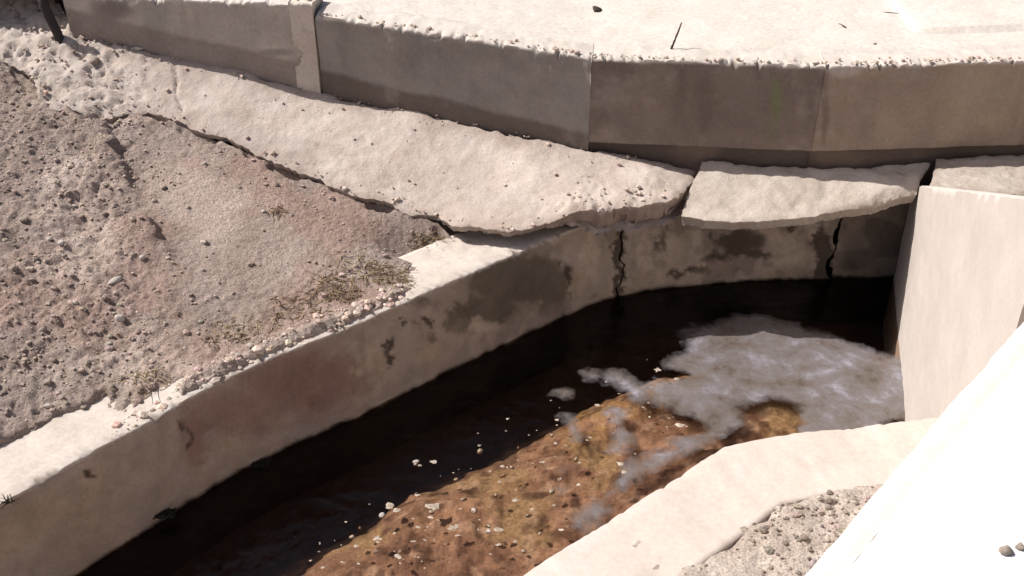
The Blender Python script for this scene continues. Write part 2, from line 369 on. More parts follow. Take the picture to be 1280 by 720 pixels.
# ------------------------------------------------------------------ heightfield slabs (apron, block, mortar caps)
from mathutils.geometry import delaunay_2d_cdt
def slab(name, poly, surf, thick, col, matl, step=.018, rough=.012, edge_n=.02, seed=1, extra=None, parent=None, brk=.012, under=.03, rnd=.008):
    """a broken-edged slab: irregular outline, worn top, rough undercut sides, flat bottom"""
    P = np.asarray(poly)[:, :2]
    if ((np.roll(P, -1, 0)[:, 0] - P[:, 0]) * (np.roll(P, -1, 0)[:, 1] + P[:, 1])).sum() > 0: P = P[::-1]
    Q = resample(np.vstack([P, P[:1]]), .013)[:-1]
    T = np.roll(Q, -1, 0) - np.roll(Q, 1, 0); T /= np.linalg.norm(T, axis=1)[:, None] + 1e-9
    Nn = np.stack([T[:, 1], -T[:, 0]], -1)
    off = edge_n * (fbm(Q[:, 0], Q[:, 1], 0, 4, 3, seed, .5) + .45 * fbm(Q[:, 0], Q[:, 1], 0, 19, 3, seed + 1, .6))
    Q = Q + Nn * off[:, None]
    lo, hi = Q.min(0), Q.max(0)
    X, Y = np.meshgrid(np.arange(lo[0], hi[0], step), np.arange(lo[1], hi[1], step), indexing='ij')
    rs = np.random.default_rng(seed); X = X + rs.uniform(-.3, .3, X.shape) * step; Y = Y + rs.uniform(-.3, .3, Y.shape) * step
    d = sd_poly(X.ravel(), Y.ravel(), Q[::2]); k = d > .011
    pts = [Vector(p) for p in Q] + [Vector((a, b)) for a, b in zip(X.ravel()[k], Y.ravel()[k])]
    n = len(Q)
    vc, _, fc, *_r = delaunay_2d_cdt(pts, [(i, (i + 1) % n) for i in range(n)], [], 1, 1e-6)
    V2 = np.array([v[:] for v in vc]); F = np.array([list(f) for f in fc])
    ar = (V2[F[:, 1], 0] - V2[F[:, 0], 0]) * (V2[F[:, 2], 1] - V2[F[:, 0], 1]) - (V2[F[:, 2], 0] - V2[F[:, 0], 0]) * (V2[F[:, 1], 1] - V2[F[:, 0], 1])
    F = np.where((ar < 0)[:, None], F[:, ::-1], F)
    x, y = V2[:, 0], V2[:, 1]; d = np.maximum(sd_poly(x, y, Q[::2]), 0)
    th = thick(x, y) if callable(thick) else np.full(len(x), float(thick))
    nz = rough * fbm(x, y, 0, 4, 4, seed + 5, .6) + rough * .5 * fbm(x, y, 0, 22, 3, seed + 9)
    if extra is not None: nz = nz + extra(x, y, d)
    Zt = surf(x, y) + nz - rnd * np.clip(1 - d / .03, 0, 1) ** 2
    E = np.concatenate([F[:, [0, 1]], F[:, [1, 2]], F[:, [2, 0]]]); N = len(x)
    key = np.sort(E, 1); key = key[:, 0] * (N + 1) + key[:, 1]
    u_, idx, cnt = np.unique(key, return_index=True, return_counts=True); B = E[idx[cnt == 1]]
    bv = np.unique(B); loc = -np.ones(N, int); loc[bv] = np.arange(len(bv))
    nrm = np.zeros((N, 2)); e = V2[B[:, 1]] - V2[B[:, 0]]; en = np.stack([e[:, 1], -e[:, 0]], -1)
    np.add.at(nrm, B[:, 0], en); np.add.at(nrm, B[:, 1], en); nrm /= np.linalg.norm(nrm, axis=1)[:, None] + 1e-12
    rows, VV, FF = 6, [np.column_stack([x, y, Zt])], [F]
    prev = bv; base = N
    ids = {}
    side_faces = []
    for r in range(1, rows + 1):
        f = r / rows; z = Zt[bv] - th[bv] * f
        o = -under * (th[bv] / .08) * f ** 1.3 + brk * (fbm(x[bv], y[bv], z, 9, 4, seed + 41, .65) + .5 * fbm(x[bv], y[bv], z, 30, 3, seed + 43, .6)) * min(1, 2 * f) * np.clip(th[bv] / .1, .7, 2.0)
        VV.append(np.column_stack([V2[bv] + nrm[bv] * o[:, None], z]))
        cur = base + np.arange(len(bv)); pa, pb = prev[loc[B[:, 0]]], prev[loc[B[:, 1]]]; ca, cb = cur[loc[B[:, 0]]], cur[loc[B[:, 1]]]
        side_faces.append(np.stack([pb, pa, ca, cb], -1)); prev = cur; base += len(bv)
    # bottom: the same triangles, lowered, using the last ring at the rim
    bot = base + np.arange(N); inner = np.ones(N, bool); inner[bv] = False
    VV.append(np.column_stack([x, y, Zt - th]))
    m = bot.copy(); m[bv] = prev
    Vall = np.concatenate(VV)
    faces = [tuple(f) for f in F] + [tuple(f) for a in side_faces for f in a] + [tuple(m[f][::-1]) for f in F]
    cc = col(x, y, d, None); call = np.concatenate([cc] + [cc[bv] * .78] * rows + [cc])  # side rows darker: shade of the broken edges put into the colour
    used = np.zeros(len(Vall), bool)
    for f in faces: used[list(f)] = True
    mp = np.cumsum(used) - 1
    o = mesh_obj(name, Vall[used], [tuple(int(mp[i]) for i in f) for f in faces], matl, parent, call[used])
    bm = bmesh.new(); bm.from_mesh(o.data); bmesh.ops.recalc_face_normals(bm, faces=bm.faces)
    for e_ in bm.edges:
        if len(e_.link_faces) == 2 and e_.calc_face_angle() > 1.0: e_.smooth = False
    bm.to_mesh(o.data); bm.free()
    return o

def apron_col(X, Y, d, drop):
    px, py = proj(X, Y, A_surf(X, Y))
    a, b, dirt = np.array([.64, .555, .50]), np.array([.55, .475, .43]), np.array([.42, .335, .29])
    t = sstep(-.25, .3, fbm(X, Y, 0, 2.6, 4, 101))[..., None]; c = a * t + b * (1 - t)
    e = sstep(.14, -.02, d + .07 * fbm(X, Y, 0, 5, 3, 103))[..., None] * .55
    e = np.maximum(e, (sstep(.1, .4, fbm(X, Y, 0, 3.2, 4, 104)) * .35)[..., None])
    c = c * (1 - e) + dirt * e
    # rubbly greyer patch at the left end
    r = (sstep(170, 60, px) * .45)[..., None]
    return c * (1 - r) + np.array([.47, .42, .38]) * r
def apron_extra(X, Y, d):
    px, py = proj(X, Y, A_surf(X, Y))
    r = sstep(260, 60, px) + .9 * np.exp(-(((px - 770) / 90) ** 2 + ((py - 262) / 30) ** 2))
    pits = .5 + .5 * fbm(X, Y, 0, 18, 3, 111, .6)
    out = .05 * r * (fbm(X, Y, 0, 8, 4, 112, .65)) - .035 * r * sstep(.62, .8, pits)
    # two hairline cracks across the strip
    cr = np.exp(-((px - 222 - 6 * fbm(X, Y, 0, 9, 2, 113) - .10 * (py - 110)) / 1.6) ** 2) * sstep(70, 85, py) * sstep(150, 130, py)
    out = out - .02 * cr
    return out
def apron_thick(X, Y):
    px, _ = proj(X, Y, np.full(X.shape, .9))
    return .05 + .15 * sstep(675, 750, px)
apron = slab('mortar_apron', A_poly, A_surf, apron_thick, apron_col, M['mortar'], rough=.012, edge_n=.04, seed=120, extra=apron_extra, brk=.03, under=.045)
tag(apron, 'long pale cracked mortar apron between the dirt bank and the shaded retaining wall', 'mortar slab')

# bright wedge block over the channel
Bw = [on_wall(p, q, W2, W3) for p, q in ((876, 210), (910, 202), (960, 200), (1030, 203))] + [on_wall(p, q, W3, W4) for p, q in ((1090, 205), (1160, 212))]
Bl = [at(p, q, z) for p, q, z in ((1142, 256, .80), (1085, 268, .80), (1020, 273, .84), (930, 278, .85), (880, 276, .85), (850, 270, .86))]
B_poly = np.array([p[:2] for p in Bw + Bl])
B_mid = [at(1040, 254, .905), at(1095, 236, .965), at(1135, 222, 1.0), at(950, 240, .95), at(890, 240, .94), at(1090, 218, 1.01)]
_bp = np.array(Bw + [at(930, 277, .85), at(880, 275, .85), at(852, 270, .855), at(1015, 273, .85)])
_bc = np.linalg.lstsq(np.column_stack([_bp[:, 0], _bp[:, 1], np.ones(len(_bp))]), _bp[:, 2], rcond=None)[0]
B_surf = lambda X, Y: _bc[0] * X + _bc[1] * Y + _bc[2]
def block_col(X, Y, d, drop):
    a, b = np.array([.62, .55, .49]), np.array([.54, .475, .42])
    t = sstep(-.3, .25, fbm(X, Y, 0, 3, 4, 131))[..., None]
    e = sstep(.05, -.02, d + .03 * fbm(X, Y, 0, 7, 3, 133))[..., None] * .4
    return (a * t + b * (1 - t)) * (1 - e) + np.array([.36, .29, .24]) * e
def block_extra(X, Y, d):
    a, b = at2(1010, 274, .86), at2(1156, 211, 1.02); u = (b - a) / np.linalg.norm(b - a)
    q = (X - a[0]) * u[1] - (Y - a[1]) * u[0]            # positive towards the lower right
    return -np.clip(q, 0, .5) * .55 + .02 * np.abs(fbm(X, Y, 0, 3.5, 3, 139)) - .012 * sstep(.1, .3, fbm(X, Y, 0, 5, 3, 138))
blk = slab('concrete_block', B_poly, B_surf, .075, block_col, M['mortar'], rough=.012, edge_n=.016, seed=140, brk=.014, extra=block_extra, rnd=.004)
tag(blk, 'bright wedge of broken concrete bridging the channel beside the pale wing wall', 'concrete block')

# ------------------------------------------------------------------ far channel wall, in three lengths
def sub_line(P, a, b):                   # part of a polyline between arc lengths a and b
    P = np.asarray(P); s = np.concatenate([[0], np.cumsum(np.linalg.norm(np.diff(P, axis=0), axis=1))])
    q = np.unique(np.concatenate([[a], s[(s > a) & (s < b)], [b]]))
    return np.stack([np.interp(q, s, P[:, 0]), np.interp(q, s, P[:, 1])], -1)
def arc_of(P, pt):
    P = np.asarray(P); s = np.concatenate([[0], np.cumsum(np.linalg.norm(np.diff(P, axis=0), axis=1))])
    best = (1e9, 0)
    for i in range(len(P) - 1):
        d = P[i + 1] - P[i]; L = np.linalg.norm(d); t = np.clip((pt - P[i]) @ d / L ** 2, 0, 1)
        q = np.linalg.norm(pt - P[i] - t * d)
        if q < best[0]: best = (q, s[i] + t * L)
    return best[1]
def wall_strip(name, line, zb, zt, width, colf, matl, step=.025, rough=.012, chip=.02, seed=1, side=1, parent=None, lean=0.0, jag=0.0, nsm=0):
    """a wall with a front face, worn top edge, top, back and ends; zt may be a function of (x, y)"""
    P = resample(line, step); n = len(P)
    T = np.gradient(P, axis=0); T /= np.linalg.norm(T, axis=1)[:, None]
    if nsm:
        kk = np.ones(nsm) / nsm; pad = nsm // 2
        T = np.stack([np.convolve(np.pad(T[:, c_], pad, mode='edge'), kk, 'valid')[:n] for c_ in (0, 1)], -1); T /= np.linalg.norm(T, axis=1)[:, None]
    Nn = np.stack([-T[:, 1], T[:, 0]], -1) * side          # towards the back
    ztv = zt(P[:, 0], P[:, 1]) if callable(zt) else np.full(n, float(zt))
    ztv = ztv + .012 * fbm(P[:, 0], P[:, 1], 0, 5, 3, seed)
    rows = []
    nz = max(4, int((ztv.mean() - zb) / step))
    ch = (np.clip(fbm(P[:, 0], P[:, 1], 0, 7, 4, seed + 2, .6) + .1, 0, 1) * .5 + 1.5 * np.clip(fbm(P[:, 0], P[:, 1], 0, 34, 3, seed + 3, .65) - .06, 0, 1)) * chip * 2.2 + .002
    for k in range(nz + 1):
        f = k / nz; z = zb + (ztv - ch - zb) * f
        off = rough * fbm(P[:, 0], P[:, 1], z, 5, 4, seed + 4) + rough * .4 * fbm(P[:, 0], P[:, 1], z, 25, 2, seed + 6) + lean * (1 - f)
        rows.append((P + Nn * off[:, None], z))
    base_off = rough * fbm(P[:, 0], P[:, 1], ztv, 5, 4, seed + 4)
    wk = [.45, 1.0, 1.7] 
    for w in wk:
        q = ch * w; zc = ztv - ch * (1 - min(1, w / 1.7)) * .8
        rows.append((P + Nn * (base_off + q)[:, None], zc))
    nt_ = max(3, int((width - .06) / .03))
    for k in range(1, nt_ + 1):
        w = .06 + (width - .06) * k / nt_
        q = P + Nn * np.maximum(base_off + ch * 1.7 + .002, w)[:, None]
        rows.append((q, ztv + .006 * fbm(q[:, 0], q[:, 1], 0, 20, 3, seed + 7)))
    rows.append((P + Nn * width, np.full(n, zb)))
    V = np.stack([np.column_stack([a, b]) for a, b in rows], 1).reshape(-1, 3)
    m = len(rows)
    if jag:
        s_ = np.concatenate([[0], np.cumsum(np.linalg.norm(np.diff(P, axis=0), axis=1))])
        VV = V.reshape(n, m, 3)
        for d_, sg in ((s_, 1), (s_[-1] - s_, -1)):
            k_ = np.clip(1 - d_ / .16, 0, 1)[:, None] * jag * fbm(VV[..., 2] * 1.0, 3.0, 0, 5, 4, seed + (31 if sg > 0 else 51), .6)
            VV[..., 0] += k_ * T[:, :1]; VV[..., 1] += k_ * T[:, 1:]
        V = VV.reshape(-1, 3)
    F = grid_faces(n, m, flip=(side > 0))
    F = [tuple(f) for f in F] + [tuple(range(m)), tuple((n - 1) * m + k for k in range(m - 1, -1, -1))]
    if side < 0: F = F[:-2] + [f[::-1] for f in F[-2:]]
    c = colf(V[:, 0], V[:, 1], V[:, 2])
    return mesh_obj(name, V, F, matl, parent, c)

def blobs(px, py, L):
    m = np.zeros(px.shape)
    for (x, y, a, b, s) in L: m = np.maximum(m, s * np.exp(-(((px - x) / a) ** 2 + ((py - y) / b) ** 2) ** 2))
    return m
def chan_col(X, Y, Z):
    px, py = proj(X, Y, Z)
    n = fbm(X, Y, Z, 4, 4, 201); n2 = fbm(X, Y, Z, 9, 4, 205)
    n3 = fbm(X, Y, Z, 18, 4, 207, .6); pxn, pyn = px + 16 * n2 + 9 * n3, py + 9 * n + 8 * n3; crisp = lambda m: sstep(.25, .72, m + .22 * n3 + .12 * n2) * .88
    tan, grey, redb, dark, olive = [np.array(v) for v in ((.43, .35, .285), (.40, .34, .295), (.29, .19, .162), (.055, .042, .032), (.125, .108, .082))]
    t = sstep(-.3, .3, n)[..., None]; c = tan * t + grey * (1 - t)
    tw = (sstep(-.05, .05, fbm(X, Y, Z, 3.2, 3, 213, .55)) * sstep(540, 620, px) * .8)[..., None]; c = c * (1 - tw) + np.array([.255, .21, .178]) * tw
    r = blobs(pxn, pyn, [(380, 480, 80, 45, 1.), (300, 515, 70, 34, .8), (245, 545, 16, 44, .9), (425, 470, 28, 34, .9)])[..., None]; c = c * (1 - r) + redb * r
    o = blobs(pxn, pyn, [(650, 348, 74, 34, 1.), (605, 385, 44, 20, .9), (690, 370, 22, 26, .8), (575, 400, 22, 22, .6), (540, 425, 16, 10, .6), (520, 375, 40, 8, .5)]); o = crisp(o)[..., None]; c = c * (1 - o) + olive * o
    rp = blobs(pxn, pyn, [(830, 320, 38, 34, .9), (740, 325, 20, 30, .8), (985, 320, 30, 26, .7), (605, 405, 26, 10, .8), (460, 455, 24, 30, .6)]); rp = (crisp(rp) * .6)[..., None]; c = c * (1 - rp) + np.array([.54, .45, .37]) * rp
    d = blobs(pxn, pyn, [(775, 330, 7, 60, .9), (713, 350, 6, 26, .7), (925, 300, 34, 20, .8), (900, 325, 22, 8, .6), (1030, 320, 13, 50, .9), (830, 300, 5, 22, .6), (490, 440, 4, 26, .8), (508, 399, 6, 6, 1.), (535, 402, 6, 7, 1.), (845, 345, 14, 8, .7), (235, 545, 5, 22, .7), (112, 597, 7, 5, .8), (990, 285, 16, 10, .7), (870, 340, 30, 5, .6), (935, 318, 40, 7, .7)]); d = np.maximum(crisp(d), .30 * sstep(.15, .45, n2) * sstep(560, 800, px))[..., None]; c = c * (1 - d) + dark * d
    c = c * (1 + .22 * n2 + .10 * n3)[..., None]
    dr = (sstep(.12, .5, fbm(px * .06, 0, Z * .8, 1, 4, 209, .6)) * .35 * sstep(0, .5, Z))[..., None]; c = c * (1 - dr) + np.array([.16, .13, .105]) * dr
    # pale salt band close to the water
    b = (sstep(.18, .08, Z + .05 * n) * sstep(.0, .06, Z) * sstep(760, 690, px) * .35)[..., None]; c = c * (1 - b) + np.array([.36, .29, .27]) * b
    c = c * (1 - .55 * sstep(1030, 1065, px + 8 * n3))[..., None]  # right-hand panel darkened, painting the recess shade into its colour
    wet = (sstep(.03, -.01, Z + .03 * n2))[..., None]; c = c * (1 - wet) + np.array([.012, .009, .008]) * wet
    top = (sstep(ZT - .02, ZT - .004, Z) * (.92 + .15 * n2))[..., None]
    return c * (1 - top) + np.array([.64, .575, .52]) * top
s1, s2 = arc_of(F_sm, at2(774, 367, 0)), arc_of(F_sm, at2(1034, 347, 0))
s_end = s2 + 4.0; s_start = arc_of(F_sm, at2(0, 630, ZT)) - 2.2
cw = [('channel_wall', s_start, s1 - .005, 'long stained channel wall under the dirt bank, its left end capped white'),
      ('channel_wall', s1 + .007, s2 - .006, 'short blotched channel wall panel under the overhanging mortar, between two dark joints'),
      ('channel_wall', s2 + .008, s_end, 'deeply shaded channel wall panel next to the pale wing wall')]
for i, (nm, a, b, lab) in enumerate(cw):
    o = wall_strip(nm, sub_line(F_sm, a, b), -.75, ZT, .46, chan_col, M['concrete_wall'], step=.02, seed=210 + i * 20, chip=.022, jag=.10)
    tag(o, lab, 'wall', 'lengths of the far channel wall')

# ------------------------------------------------------------------ retaining wall
def ret_col_factory(kind):
    def f(X, Y, Z):
        px, py = proj(X, Y, Z); n = fbm(X, Y, Z, 2.2, 4, 301); n2 = fbm(X, Y, Z, 7, 4, 305)
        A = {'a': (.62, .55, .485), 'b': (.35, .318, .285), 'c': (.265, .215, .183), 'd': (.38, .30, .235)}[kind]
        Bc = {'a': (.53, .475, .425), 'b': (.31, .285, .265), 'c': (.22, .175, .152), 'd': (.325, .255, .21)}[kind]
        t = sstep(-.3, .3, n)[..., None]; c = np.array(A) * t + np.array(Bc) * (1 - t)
        if kind == 'a':
            g = blobs(px + 5 * n2, py, [(198, 25, 17, 22, .7)])[..., None]; c = c * (1 - g) + np.array([.46, .45, .38]) * g
            l = blobs(px + 5 * n2, py + 4 * n, [(365, 35, 10, 25, .5), (340, 35, 8, 20, .5)])[..., None]; c = c * (1 - l) + np.array([.50, .43, .37]) * l
            l = blobs(px + 5 * n2, py + 4 * n, [(140, 12, 26, 16, .8), (345, 66, 24, 5, .6), (380, 75, 12, 6, .5)])[..., None]; c = c * (1 - l) + np.array([.20, .165, .15]) * l
        if kind in 'cd':
            m = blobs(px + 4 * n2, py, [(970, 122, 8, 26, .8), (966, 160, 6, 18, .4)])[..., None]; c = c * (1 - m) + np.array([.20, .22, .11]) * m
            m = blobs(px + 6 * n2, py + 3 * n, [(1052, 88, 24, 9, .9)])[..., None]; c = c * (1 - m) + np.array([.50, .44, .41]) * m
            m = blobs(px + 6 * n2, py + 3 * n, [(880, 125, 14, 40, .5), (850, 110, 10, 40, .4), (1030, 130, 5, 60, .6)])[..., None]; c = c * (1 - m) + np.array([.15, .115, .10]) * m
        if kind in 'ab':                 # cast shadow along the foot, painted into the wall colour
            zf = 1.47 - .30 * (X - W1[0]) / (W2[0] - W1[0]) if kind == 'b' else 1.86 - .36 * (X - W0[0]) / (W1[0] - W0[0])
            m = (sstep(.025, -.025, Z - zf + .025 * n + .015 * n2) * (.85 if kind == 'b' else .7))[..., None]
            c = c * (1 - m) + np.array((.155, .122, .102) if kind == 'b' else (.27, .215, .19)) * m
        st_ = (sstep(.1, .5, fbm(X * 1.0 + Y, 0, Z * .12, 9, 4, 309)) * .25)[..., None]; c = c * (1 - st_) + np.array(Bc) * .55 * st_
        du = (sstep(.05, .5, fbm(X, Y, Z, 4.5, 5, 311, .65)) * .35)[..., None]; c = c * (1 - du) + np.array([.40, .35, .31]) * du
        top = sstep(-.03, -.008, Z - np.where(kind == 'a', 1.96, pave_z(X)) + .012 * n2)[..., None]
        return c * (1 - top) + np.array([.66, .60, .545]) * top
    return f
def foot_col(X, Y, Z):
    n = fbm(X, Y, Z, 3, 4, 331); t = sstep(-.3, .3, n)[..., None]
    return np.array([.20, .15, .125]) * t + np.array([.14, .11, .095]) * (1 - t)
segs = [('a', W0, W1 - np.array([.012, 0]), 'tall light grey wall panel at the top left, its top out of sight'),
        ('b', W1 + np.array([.004, 0]), W2 - np.array([.0005, 0]), 'dark grey retaining wall panel between the light pilaster and the corner'),
        ('c', W2 + np.array([.0005, 0]), W3, 'darkest brown retaining wall panel, right of the corner, with a small green stain'),
        ('d', W3 + np.array([.0005, 0]), W5, 'lighter brown retaining wall panel above the pale wing wall')]
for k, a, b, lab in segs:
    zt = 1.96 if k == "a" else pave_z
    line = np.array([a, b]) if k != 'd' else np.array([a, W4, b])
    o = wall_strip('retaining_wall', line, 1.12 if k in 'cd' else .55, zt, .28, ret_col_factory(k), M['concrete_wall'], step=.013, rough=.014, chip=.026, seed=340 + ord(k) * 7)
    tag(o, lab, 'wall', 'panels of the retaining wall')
    u = (b - a) / np.linalg.norm(b - a); nb = np.array([-u[1], u[0]])
    if k in 'cd':                        # undercut strip the beam rests on
        wall_strip('footing', line + nb * .05, .69, 1.128, .22, foot_col, M['concrete_wall'], step=.04, rough=.02, chip=.01, seed=360 + ord(k), parent=o)
    if k == 'a':
        wall_strip('pilaster', np.array([b - u * .17 - nb * .008, b + u * .004 - nb * .008]), .55, 1.97, .06, lambda X, Y, Z: np.ones((len(X), 3)) * np.array([.66, .585, .51]) * (1 + .12 * fbm(X, Y, Z, 5, 3, 391)[:, None]), M['concrete_wall'], step=.02, rough=.008, chip=.01, seed=395, parent=o)

# pavement behind the wall: one sheet
pxs = np.concatenate([[-60, -25], np.arange(-8, 8, .04), [25, 60]])
prow = []
nrow = np.concatenate([np.arange(.13, 2.3, .03), [4, 8, 20, 60]])
Wl = W_line
yl = np.interp(pxs, Wl[:, 0], Wl[:, 1])
PX = np.repeat(pxs[:, None], len(nrow), 1); PY = yl[:, None] + nrow[None, :]
PZ = pave_z(PX) - .022 + .034 * sstep(.13, .30, nrow)[None, :] + .012 * fbm(PX, PY, 0, 2, 4, 401) + .006 * fbm(PX, PY, 0, 9, 3, 402) * (np.abs(PX) < 8)
PZ = PZ + .035 * sstep(-.01, .012, PY - np.interp(PX, [-60, 2.2, 2.9, 4, 60], [90, 90, 7.56, 7.62, 9])) * sstep(2.4, 3.2, PX)
pv = mesh_obj('pavement', np.stack([PX, PY, PZ], -1).reshape(-1, 3), grid_faces(len(pxs), len(nrow)), M['pave']); tag(pv, kind='structure')

# ------------------------------------------------------------------ pier with sloping top
def box_loft(name, top, zb, matl, parent=None, bevel=.02, flare=0):
    """prism with a sloping top polygon (3-D points, counter-clockwise from above)"""
    bm = bmesh.new()
    tv = [bm.verts.new(p) for p in top]; bv = [bm.verts.new((p[0], p[1], zb)) for p in top]
    n = len(top); f = bm.faces.new(tv); bm.faces.new(bv[::-1])
    for i in range(n): bm.faces.new((tv[i], bv[i], bv[(i + 1) % n], tv[(i + 1) % n]))
    bmesh.ops.recalc_face_normals(bm, faces=bm.faces)
    ed = [e for e in bm.edges if all(v in tv for v in e.verts)] + [e for e in bm.edges if (e.verts[0] in tv) != (e.verts[1] in tv)]
    if bevel: bmesh.ops.bevel(bm, geom=ed, offset=bevel, segments=3, affect='EDGES', profile=.5)
    me = bpy.data.meshes.new(name); bm.to_mesh(me); bm.free(); me.materials.append(matl)
    o = bpy.data.objects.new(name, me); COL.objects.link(o)
    if parent: o.parent = parent
    return o
a0, b0 = at2(1117, 348, 0), at2(1131, 528, 0); fd = (b0 - a0) / np.linalg.norm(b0 - a0)
def wing_mesh(name, parent=None):        # one plain face beside the water, its top climbing towards the bridge deck
    Lw = 3.5; ns, nz = 116, 60; V = []
    side = np.array([-fd[1], fd[0]]); side = side if side[0] > 0 else -side
    for i in range(ns + 1):
        t = Lw * i / ns; p = a0 + fd * t; zt = .80 + .49 * t + .006 * float(vnoise(t * 9, 0, 0, 5))
        col_ = []
        for k in range(nz + 1):
            z = -.75 + (zt - .012 + .75) * k / nz
            o = .006 * float(vnoise(t * 2.1, z * 2.1, 0, 7)) + .0025 * float(vnoise(t * 14, z * 14, 0, 8))
            col_.append((p[0] + side[0] * o, p[1] + side[1] * o, z))
        q = p + side * .014; col_.append((q[0], q[1], zt)); q = p + side * .34; col_.append((q[0], q[1], zt)); col_.append((q[0], q[1], -.75))
        V += col_
    m = nz + 4; F = [tuple(f) for f in grid_faces(ns + 1, m)] + [tuple(range(m)), tuple(ns * m + k for k in range(m - 1, -1, -1))]
    o = mesh_obj(name, np.array(V), F, M['pier'], parent)
    bm = bmesh.new(); bm.from_mesh(o.data); bmesh.ops.recalc_face_normals(bm, faces=bm.faces)
    for e in bm.edges:
        if len(e.link_faces) == 2 and e.calc_face_angle() > .9: e.smooth = False
    bm.to_mesh(o.data); bm.free(); return o
pier = wing_mesh('wing_wall')
tag(pier, 'pale smooth concrete wing wall at the right, rising from the water beside the broken block', 'wall')
fb = [a0 + np.array([.36, -.02]), a0 + fd * 2.9 + np.array([.36, 0])]
box_loft('backfill_block', [(fb[0][0], fb[0][1], .79), (fb[1][0], fb[1][1], .79), (fb[1][0] + 4, fb[1][1] + .2, .79), (fb[0][0] + 4, fb[0][1] + .3, .79)], -.75, M['pier'], parent=pier, bevel=.01)
capP = [on_wall(p, q, W3, W4)[:2] for p, q in ((1168, 206), (1215, 205), (1280, 206))]
capP += [capP[-1] + np.array([3.0, .2])]
capP += [at2(1280, 250, 1.0) + np.array([3.2, .1])] + [at2(p, q, 1.0) for p, q in ((1280, 250), (1215, 249), (1160, 244))]
def cap_col(X, Y, d, drop):
    e = np.clip(.6 * sstep(.10, .0, d + .04 * fbm(X, Y, 0, 12, 3, 411)) + .3 * sstep(-.1, .4, fbm(X, Y, 0, 9, 3, 412)), 0, 1)[..., None]
    return np.array([.52, .46, .41]) * (1 - e) + np.array([.36, .30, .255]) * e
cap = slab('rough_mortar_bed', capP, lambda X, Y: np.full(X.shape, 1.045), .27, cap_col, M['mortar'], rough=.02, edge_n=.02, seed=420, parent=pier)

# ------------------------------------------------------------------ near channel wall (ledge)
def ledge_col(X, Y, Z):
    n = fbm(X, Y, Z, 2.5, 4, 431)
    c = np.array([.585, .52, .475]) * (1 + .08 * n)[..., None]
    st_ = (sstep(.2, .5, fbm(X, Y, Z, 5, 4, 433)) * .25)[..., None]; c = c * (1 - st_) + np.array([.42, .36, .31]) * st_
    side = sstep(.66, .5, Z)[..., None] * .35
    px, py = proj(X, Y, Z)
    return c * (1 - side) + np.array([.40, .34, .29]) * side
a = arc_of(L_line, L_line[2]) - 2.6; b = arc_of(L_line, L_line[5]) + .42
o = wall_strip('channel_wall', sub_line(L_line, a, b), -.75, ZT + .02, .47, ledge_col, M['plaster'], step=.025, rough=.006, chip=.006, seed=440, side=-1, nsm=51)
tag(o, 'clean pale near channel wall, its wide top bending beside the gravel', 'wall')

# ------------------------------------------------------------------ bridge deck the picture is taken from
ZD = 2.80
e0, e1 = at(1290, 398, ZD), at(1020, 712, ZD)
u = (e1 - e0) / np.linalg.norm(e1 - e0)
A, B = e0 - u * 5.0, e1 + u * 4.0
nr = np.array([u[1], -u[0], 0]); nr = nr if nr[0] > 0 else -nr
bm_top = [tuple(A + nr * .048), tuple(B + nr * .048), tuple(B + nr * 6), tuple(A + nr * 6)]
deck = box_loft('bridge_deck', bm_top[::-1] if False else bm_top, 2.35, M['deckwhite'], bevel=.004)
tag(deck, 'glaring white bridge deck cutting across the lower right corner', 'bridge deck')
kp = lambda p, w, z: tuple((p + nr * w)[:2]) + (z,)
ka, kb = A + u * 3.6, B - u * 3.0
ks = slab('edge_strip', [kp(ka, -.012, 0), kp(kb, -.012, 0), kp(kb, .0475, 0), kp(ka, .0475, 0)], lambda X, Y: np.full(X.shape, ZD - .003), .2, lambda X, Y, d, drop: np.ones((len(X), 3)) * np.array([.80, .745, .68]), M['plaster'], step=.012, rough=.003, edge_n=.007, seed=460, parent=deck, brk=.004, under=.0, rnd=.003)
# its abutment wall behind the gravel, below the edge
ab = box_loft('abutment', [tuple((A + nr * .35)[:2]) + (2.34,), tuple((B + nr * .35)[:2]) + (2.34,), tuple((B + nr * 5.6)[:2]) + (2.34,), tuple((A + nr * 5.6)[:2]) + (2.34,)], -.8, M['pier'], parent=deck, bevel=.01)

# ------------------------------------------------------------------ stream bed and water
bx, by = np.arange(-4.2, 5.2, .018), np.arange(1.0, 7.6, .018)
BX, BY = np.meshgrid(bx, by, indexing='ij')
dF = -sd_line(BX, BY, F_sm); dL = sd_line(BX, BY, L_line)
nb_ = fbm(BX, BY, 0, 1.8, 4, 501)
shelf = sstep(.30, 1.0, dF + .16 * nb_)                       # deep gutter by the far wall, dark to add its shade, then gravel bar
gut = sstep(.02, .30, dL + .14 * fbm(BX, BY, 0, 3, 3, 502) - .04)
shelf = shelf * (.25 + .75 * gut)
BZ = -.42 + .32 * shelf + .03 * nb_ + shelf * (.035 * fbm(BX, BY, 0, 7, 4, 503, .6) + .018 * fbm(BX, BY, 0, 22, 3, 504))
keep = (dF > -.1) & (dL > -.1)
silt_shade, ora, brn, och = [np.array(v) for v in ((.085, .052, .040), (.50, .355, .265), (.345, .235, .178), (.47, .37, .235))]  # first tone is near black: the far wall's shade put into the bed
t = sstep(-.25, .25, fbm(BX, BY, 0, 3, 4, 506))[..., None]; bar = ora * t + brn * (1 - t)
t = sstep(.15, .4, fbm(BX, BY, 0, 2.2, 4, 508))[..., None]; bar = bar * (1 - t) + och * t
BPX, BPY = proj(BX, BY, np.full(BX.shape, -.1))
t = (.85 * np.exp(-(((BPX - 745) / 45) ** 2 + ((BPY - 520) / 28) ** 2)) * sstep(-.35, .15, fbm(BX, BY, 0, 9, 3, 513)))[..., None]; bar = bar * (1 - t) + np.array([.58, .42, .16]) * t
